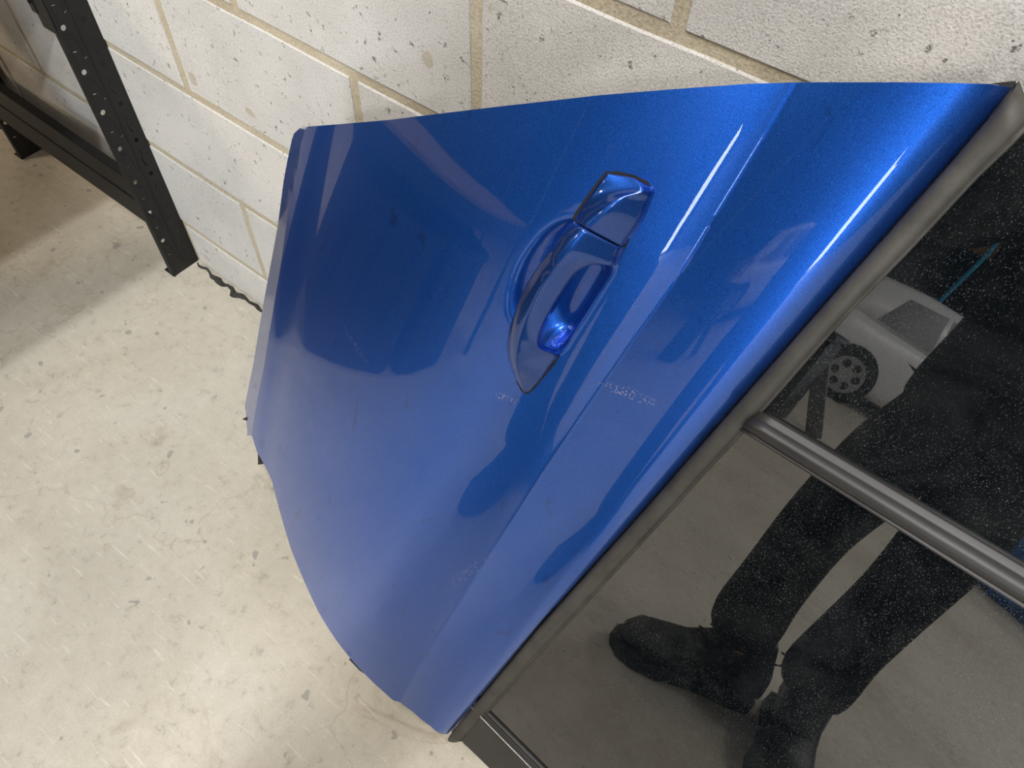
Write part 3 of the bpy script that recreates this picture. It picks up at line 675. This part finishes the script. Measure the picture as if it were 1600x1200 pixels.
# fingers: each a short bent chain wrapped round the edges of the phone
PH = CAM - ROT[2] * 0.022 - ROT[0] * 0.05
def camp(a, b, c): return CAM + ROT[0] * a + ROT[1] * b + ROT[2] * c
for sx, wr in ((1, (1.255, -0.76, 1.37)), (-1, (1.08, -0.70, 1.37))):
    for f in range(4):
        y0 = -0.03 + f * 0.019
        tipx = (0.075 if sx > 0 else -0.095)
        a = Vector(wr); b = Vector(camp(tipx * 1.12, y0 + 0.01, -0.045)); c = Vector(camp(tipx * 1.12, y0, -0.024)); d = Vector(camp(tipx * 0.97, y0, -0.012 - 0.004 * f % 0.006))
        pts = [a, a.lerp(b, 0.5), b, c, d]; off = Vector((-1.22, 1.42, 0)); pts = [p + off for p in pts]
        bm = bmesh.new(); add_tube(bm, pts, [0.014, 0.012, 0.0095, 0.009, 0.007], 8); link('finger', bm_mesh('finger', bm), M['skinm'], person, True)
    bm = bmesh.new(); b = Vector(camp(tipx * 1.05, 0.05, -0.05)); c = Vector(camp(tipx * 0.8, 0.02, -0.04)); off = Vector((-1.22, 1.42, 0))
    add_tube(bm, [Vector(wr) + off, b + off, c + off], [0.016, 0.012, 0.009], 8); link('thumb', bm_mesh('thumb', bm), M['skinm'], person, True)
def boot(ax, ay, tx, ty):
    d = Vector((tx - ax, ty - ay, 0)).normalized(); ang = math.atan2(d.y, d.x)
    m = Matrix.Translation((ax - 1.22, ay + 1.42, 0)) @ Matrix.Rotation(ang, 4, 'Z') @ Matrix.Diagonal((1.28, 1.25, 1.2, 1))
    sec = [(-0.085, 0.030, 0.028, 0.075), (-0.075, 0.036, 0.028, 0.115), (-0.045, 0.042, 0.028, 0.175), (-0.01, 0.045, 0.028, 0.185), (0.03, 0.045, 0.028, 0.165), (0.06, 0.043, 0.028, 0.125), (0.10, 0.046, 0.028, 0.098), (0.15, 0.050, 0.028, 0.085), (0.195, 0.046, 0.028, 0.078), (0.222, 0.030, 0.030, 0.060), (0.232, 0.012, 0.034, 0.046)]
    rings = []
    for x, w_, z0, z1 in sec:
        c = (z0 + z1) / 2; h = (z1 - z0) / 2
        rings.append([m @ Vector((x, w_ * math.copysign(abs(math.cos(a)) ** 0.75, math.cos(a)), c + h * math.copysign(abs(math.sin(a)) ** 0.8, math.sin(a)))) for a in [2 * math.pi * k / 18 for k in range(18)]])
    b = loft('boot', rings, M['boot'], person)
    out = [(-0.088, 0.025), (-0.08, 0.038), (-0.03, 0.043), (0.04, 0.038), (0.09, 0.043), (0.15, 0.054), (0.20, 0.050), (0.232, 0.030), (0.24, 0.0)]
    O = [(x, y) for x, y in out] + [(x, -y) for x, y in out[-2::-1]]
    rg = [[m @ Vector((x, y, z)) for x, y in O] for z in (0.001, 0.012, 0.030)]
    s_ = loft('boot_sole', rg, M['sole'], b, smooth=False)
    bm = bmesh.new()
    for k in range(5):
        x = 0.035 + 0.017 * k; z_ = 0.168 - 0.016 * k
        add_tube(bm, [m @ Vector((x, -0.028, z_ - 0.012)), m @ Vector((x + 0.004, 0, z_ + 0.004)), m @ Vector((x, 0.028, z_ - 0.012))], 0.0028, 6)
    add_tube(bm, [m @ Vector((0.04, 0, 0.168)), m @ Vector((0.055, 0.02, 0.185)), m @ Vector((0.085, 0.035, 0.155)), m @ Vector((0.06, 0.01, 0.16))], 0.002, 6)
    link('laces', bm_mesh('laces', bm), M['sole'], b); bm = bmesh.new()
    add_tube(bm, [m @ Vector((-0.078, 0, 0.15)), m @ Vector((-0.10, 0, 0.145)), m @ Vector((-0.098, 0, 0.12)), m @ Vector((-0.08, 0, 0.115))], 0.003, 6)
    link('pull_loop', bm_mesh('pull_loop', bm), M['sole'], b)
boot(1.155, -1.40, 0.985, -1.225); boot(1.335, -1.49, 1.40, -1.24)
# phone held in both hands, right behind the viewpoint
bm = bmesh.new(); add_box(bm, -0.080, 0.070, -0.037, 0.037, 0, 0.008, 0.0025)
pm = Matrix(((ROT[0][0], ROT[1][0], -ROT[2][0], CAM[0] - ROT[2][0] * 0.014), (ROT[0][1], ROT[1][1], -ROT[2][1], CAM[1] - ROT[2][1] * 0.014), (ROT[0][2], ROT[1][2], -ROT[2][2], CAM[2] - ROT[2][2] * 0.014), (0, 0, 0, 1)))
ph = tag(empty('phone'), 'black phone held in front by the person in the black jacket', 'phone'); ph.matrix_world = pm
link('phone_body', bm_mesh('phone_body', bm), M['gap'], ph)
boxobj('phone_screen', (-0.076, 0.066, -0.034, 0.034, 0.0081, 0.0086), M['carglass'], ph)

# ---------------------------------------------------------------- silver hatchback far behind, seen only mirrored in the pane
car = tag(empty('car', (0.85, -8.6, 0)), 'silver hatchback parked at the back of the garage, mirrored in the tinted window', 'car')
# car frame: x = forward (towards +x in the room), rear end at x = -1.75
def car_body():
    xs = [-1.86, -1.83, -1.72, -1.5, -1.1, -0.6, 0.0, 0.6, 1.0, 1.4, 1.75, 1.95, 2.02]
    zt = [0.62, 0.95, 1.02, 0.98, 0.96, 0.95, 0.94, 0.93, 0.93, 0.88, 0.80, 0.70, 0.52]
    zb = [0.36, 0.26, 0.24, 0.22, 0.20, 0.20, 0.20, 0.20, 0.20, 0.20, 0.22, 0.25, 0.34]
    yw = [0.66, 0.78, 0.84, 0.87, 0.88, 0.88, 0.88, 0.88, 0.87, 0.85, 0.80, 0.68, 0.55]
    rings = []
    for x, a, b, y in zip(xs, zt, zb, yw):
        pr = [(0.0, a), (0.7, a), (0.90, a - 0.03), (0.98, a - 0.12), (1.0, (a + b) / 2 + 0.05), (0.98, b + 0.10), (0.9, b), (0, b)]
        rings.append([(x, -y * f, z) for f, z in pr] + [(x, y * f, z) for f, z in pr[-2:0:-1]])
    return rings
loft('body_shell', car_body(), M['silver'], car)
gh = []
for x, z, y in ((-1.74, 0.98, 0.72), (-1.60, 1.20, 0.66), (-1.40, 1.39, 0.60), (-0.9, 1.45, 0.59), (-0.2, 1.46, 0.59), (0.3, 1.40, 0.58), (0.7, 1.20, 0.62), (1.12, 0.93, 0.70)):
    gh.append([(x, -0.80 if z > 0.95 else -0.7, 0.92), (x, -(0.80 + y) / 2, (z + 0.92) / 2), (x, -y, z - 0.04), (x, -y * 0.9, z), (x, 0, z + 0.01), (x, y * 0.9, z), (x, y, z - 0.04), (x, (0.80 + y) / 2, (z + 0.92) / 2), (x, 0.80, 0.92)])
loft('roof', gh, M['silver'], car)
for sy in (-1, 1):
    def side(x, z): return (x, sy * (0.812 - (z - 0.92) * 0.44), z)
    for nm, q in (('side_window', [(-1.28, 0.97), (-1.08, 1.32), (-0.62, 1.36), (-0.62, 0.96)]), ('side_window', [(-0.56, 0.96), (-0.56, 1.36), (0.16, 1.35), (0.16, 0.95)]), ('side_window', [(0.22, 0.95), (0.22, 1.34), (0.44, 1.26), (0.86, 0.95)])):
        loft(nm, [[side(x, z) for x, z in q], [(side(x, z)[0], side(x, z)[1] + sy * 0.006, z) for x, z in q]], M['carglass'], car, smooth=False)
    for wx in (-1.22, 1.25):
        bm = bmesh.new(); n = 28
        prof_ = [(0.20, 0.085), (0.275, 0.095), (0.30, 0.08), (0.305, 0.0), (0.30, -0.08), (0.20, -0.085)]
        rr = [[bm.verts.new((wx + r_ * math.cos(a), sy * 0.79 + sy * y_, 0.305 + r_ * math.sin(a))) for r_, y_ in prof_] for a in [2 * math.pi * k / n for k in range(n)]]
        for k in range(n):
            for j in range(len(prof_) - 1): bm.faces.new((rr[k][j], rr[k][j + 1], rr[(k + 1) % n][j + 1], rr[(k + 1) % n][j]))
        wl = link('wheel', bm_mesh('wheel', bm), M['tyre'], car, True)
        cu = bpy.data.curves.new('rim', 'CURVE'); cu.dimensions = '2D'; cu.fill_mode = 'BOTH'; cu.extrude = 0.012
        def circ(cx, cy, r_, n=24):
            s = cu.splines.new('POLY'); s.points.add(n - 1); s.use_cyclic_u = True
            for i, p in enumerate(s.points): p.co = (cx + r_ * math.cos(2 * math.pi * i / n), cy + r_ * math.sin(2 * math.pi * i / n), 0, 1)
        circ(0, 0, 0.21, 40)
        for k in range(6): circ(0.128 * math.cos(k * math.pi / 3), 0.128 * math.sin(k * math.pi / 3), 0.047)
        ob = bpy.data.objects.new('t', cu); COL.objects.link(ob); rm = bpy.data.meshes.new_from_object(ob.evaluated_get(bpy.context.evaluated_depsgraph_get())); bpy.data.objects.remove(ob); rm.materials.clear()
        for v in rm.vertices: v.co = Vector((wx + v.co.x, sy * (0.845 + v.co.z), 0.305 + v.co.y))
        link('alloy_rim', rm, M['alloy'], wl)
        bm = bmesh.new(); bmesh.ops.create_cone(bm, segments=28, radius1=0.335, radius2=0.335, depth=0.03, cap_ends=True)
        bmesh.ops.rotate(bm, matrix=Matrix.Rotation(math.pi / 2, 3, 'X'), verts=bm.verts); bmesh.ops.translate(bm, vec=(wx, sy * 0.872, 0.315), verts=bm.verts); link('wheel_arch', bm_mesh('wheel_arch', bm), M['gap'], car)
        for v in wl.data.vertices: v.co.y += sy * 0.02
        for v in rm.vertices: v.co.y += sy * 0.055
    loft('tail_lamp', [[(-1.70, sy * 0.80, 0.72), (-1.86, sy * 0.70, 0.74), (-1.80, sy * 0.70, 0.98), (-1.66, sy * 0.80, 0.97)], [(-1.70, sy * 0.86, 0.72), (-1.88, sy * 0.72, 0.74), (-1.82, sy * 0.72, 0.98), (-1.66, sy * 0.86, 0.97)]], M['lamp'], car, smooth=False)
loft('tailgate_window', [[(-1.775, -0.56, 1.0), (-1.775, 0.56, 1.0), (-1.50, 0.50, 1.33), (-1.50, -0.50, 1.33)], [(-1.79, -0.56, 1.01), (-1.79, 0.56, 1.01), (-1.515, 0.50, 1.34), (-1.515, -0.50, 1.34)]], M['carglass'], car, smooth=False)
car.rotation_euler = (0, 0, math.radians(-30)); car.location = (0.20, -9.55, 0)

# black crates added under the rack, out of sight, to darken the paint's reflections
for k, (yy, hh) in enumerate(((-1.02, 0.62), (-1.78, 0.62))):
    bm = bmesh.new(); add_box(bm, -0.28, 0.28, -0.33, 0.33, 0, hh, 0.02); add_box(bm, -0.30, 0.30, -0.35, 0.35, hh - 0.05, hh, 0.01)
    for q in (-0.14, 0.14): add_box(bm, 0.28, 0.29, q - 0.01, q + 0.01, 0.03, hh - 0.06)
    c = tag(link('added_crate', bm_mesh('added_crate', bm), M['gap']), ('black ribbed crate added unseen under the shelving rack to darken the door paint, nearer the block wall', 'black ribbed crate added unseen under the shelving rack to darken the door paint, farther from the block wall')[k], 'crate', 'added crates darkening the door paint'); c.location = (-0.60, yy, 0)

# other things at the back that the pane mirrors
bm = bmesh.new(); add_box(bm, -0.06, 0.06, -0.02, 0.02, 0.0, 0.78, 0.006)
o = tag(link('plank', bm_mesh('plank', bm), M['greyp']), 'grey plank leaning at an angle, mirrored in the quarter pane beside the divider bar', 'plank'); o.location = (0.27, -5.3, 0.02); o.rotation_euler = (math.radians(6), math.radians(-33), 0)
bm = bmesh.new(); add_box(bm, -0.25, 0.25, -0.2, 0.2, 0, 0.7, 0.02); add_box(bm, -0.27, 0.27, -0.22, 0.22, 0.7, 0.74, 0.01)
o = tag(link('storage_bin', bm_mesh('storage_bin', bm), M['gap']), 'black lidded storage bin on the floor beside the leaning grey plank', 'bin'); o.location = (-0.22, -5.1, 0)
bm = bmesh.new(); add_tube(bm, [(-0.52, -10.899999999999999, 4.15), (-0.56, -10.879999999999999, 3.3), (-0.50, -10.899999999999999, 2.4), (-0.60, -10.899999999999999, 1.5), (-0.62, -10.899999999999999, 0.6)], 0.03, 10)
tag(link('hose', bm_mesh('hose', bm), M['blue']), 'bright blue hose hanging in front of the dark end wall', 'hose')
shelf = tag(empty('wall_shelf', (-0.9, -11.9, 2.40)), 'dark wall shelf on the end wall with a cardboard box on it', 'shelf')
boxobj('shelf_board', (-0.8, 0.9, -0.24, 0.24, -0.04, 0.0), M['rack'], shelf)
for sx in (-0.6, 0.7): boxobj('bracket', (sx, sx + 0.03, -0.24, 0.2, -0.25, -0.04), M['rack'], shelf)
bm = bmesh.new(); add_box(bm, -1.15, -0.6, -12.05, -11.7, 2.401, 2.68, 0.01); tag(link('cardboard_box', bm_mesh('cardboard_box', bm), M['card']), 'brown cardboard box on the dark wall shelf', 'box')
bm = bmesh.new()
for k in range(9):
    r = random.Random(k); add_box(bm, 1.5 + r.random() * 0.5, 1.8 + r.random() * 0.5, -5.2 + r.random() * 0.3, -4.8 + r.random() * 0.2, 0.0, 0.25 + 0.3 * r.random(), 0.05)
tag(link('tarpaulin', bm_mesh('tarpaulin', bm), M['bluebag']), 'crumpled blue tarpaulin heaped on the floor, mirrored at the right end of the divider bar', 'tarpaulin')
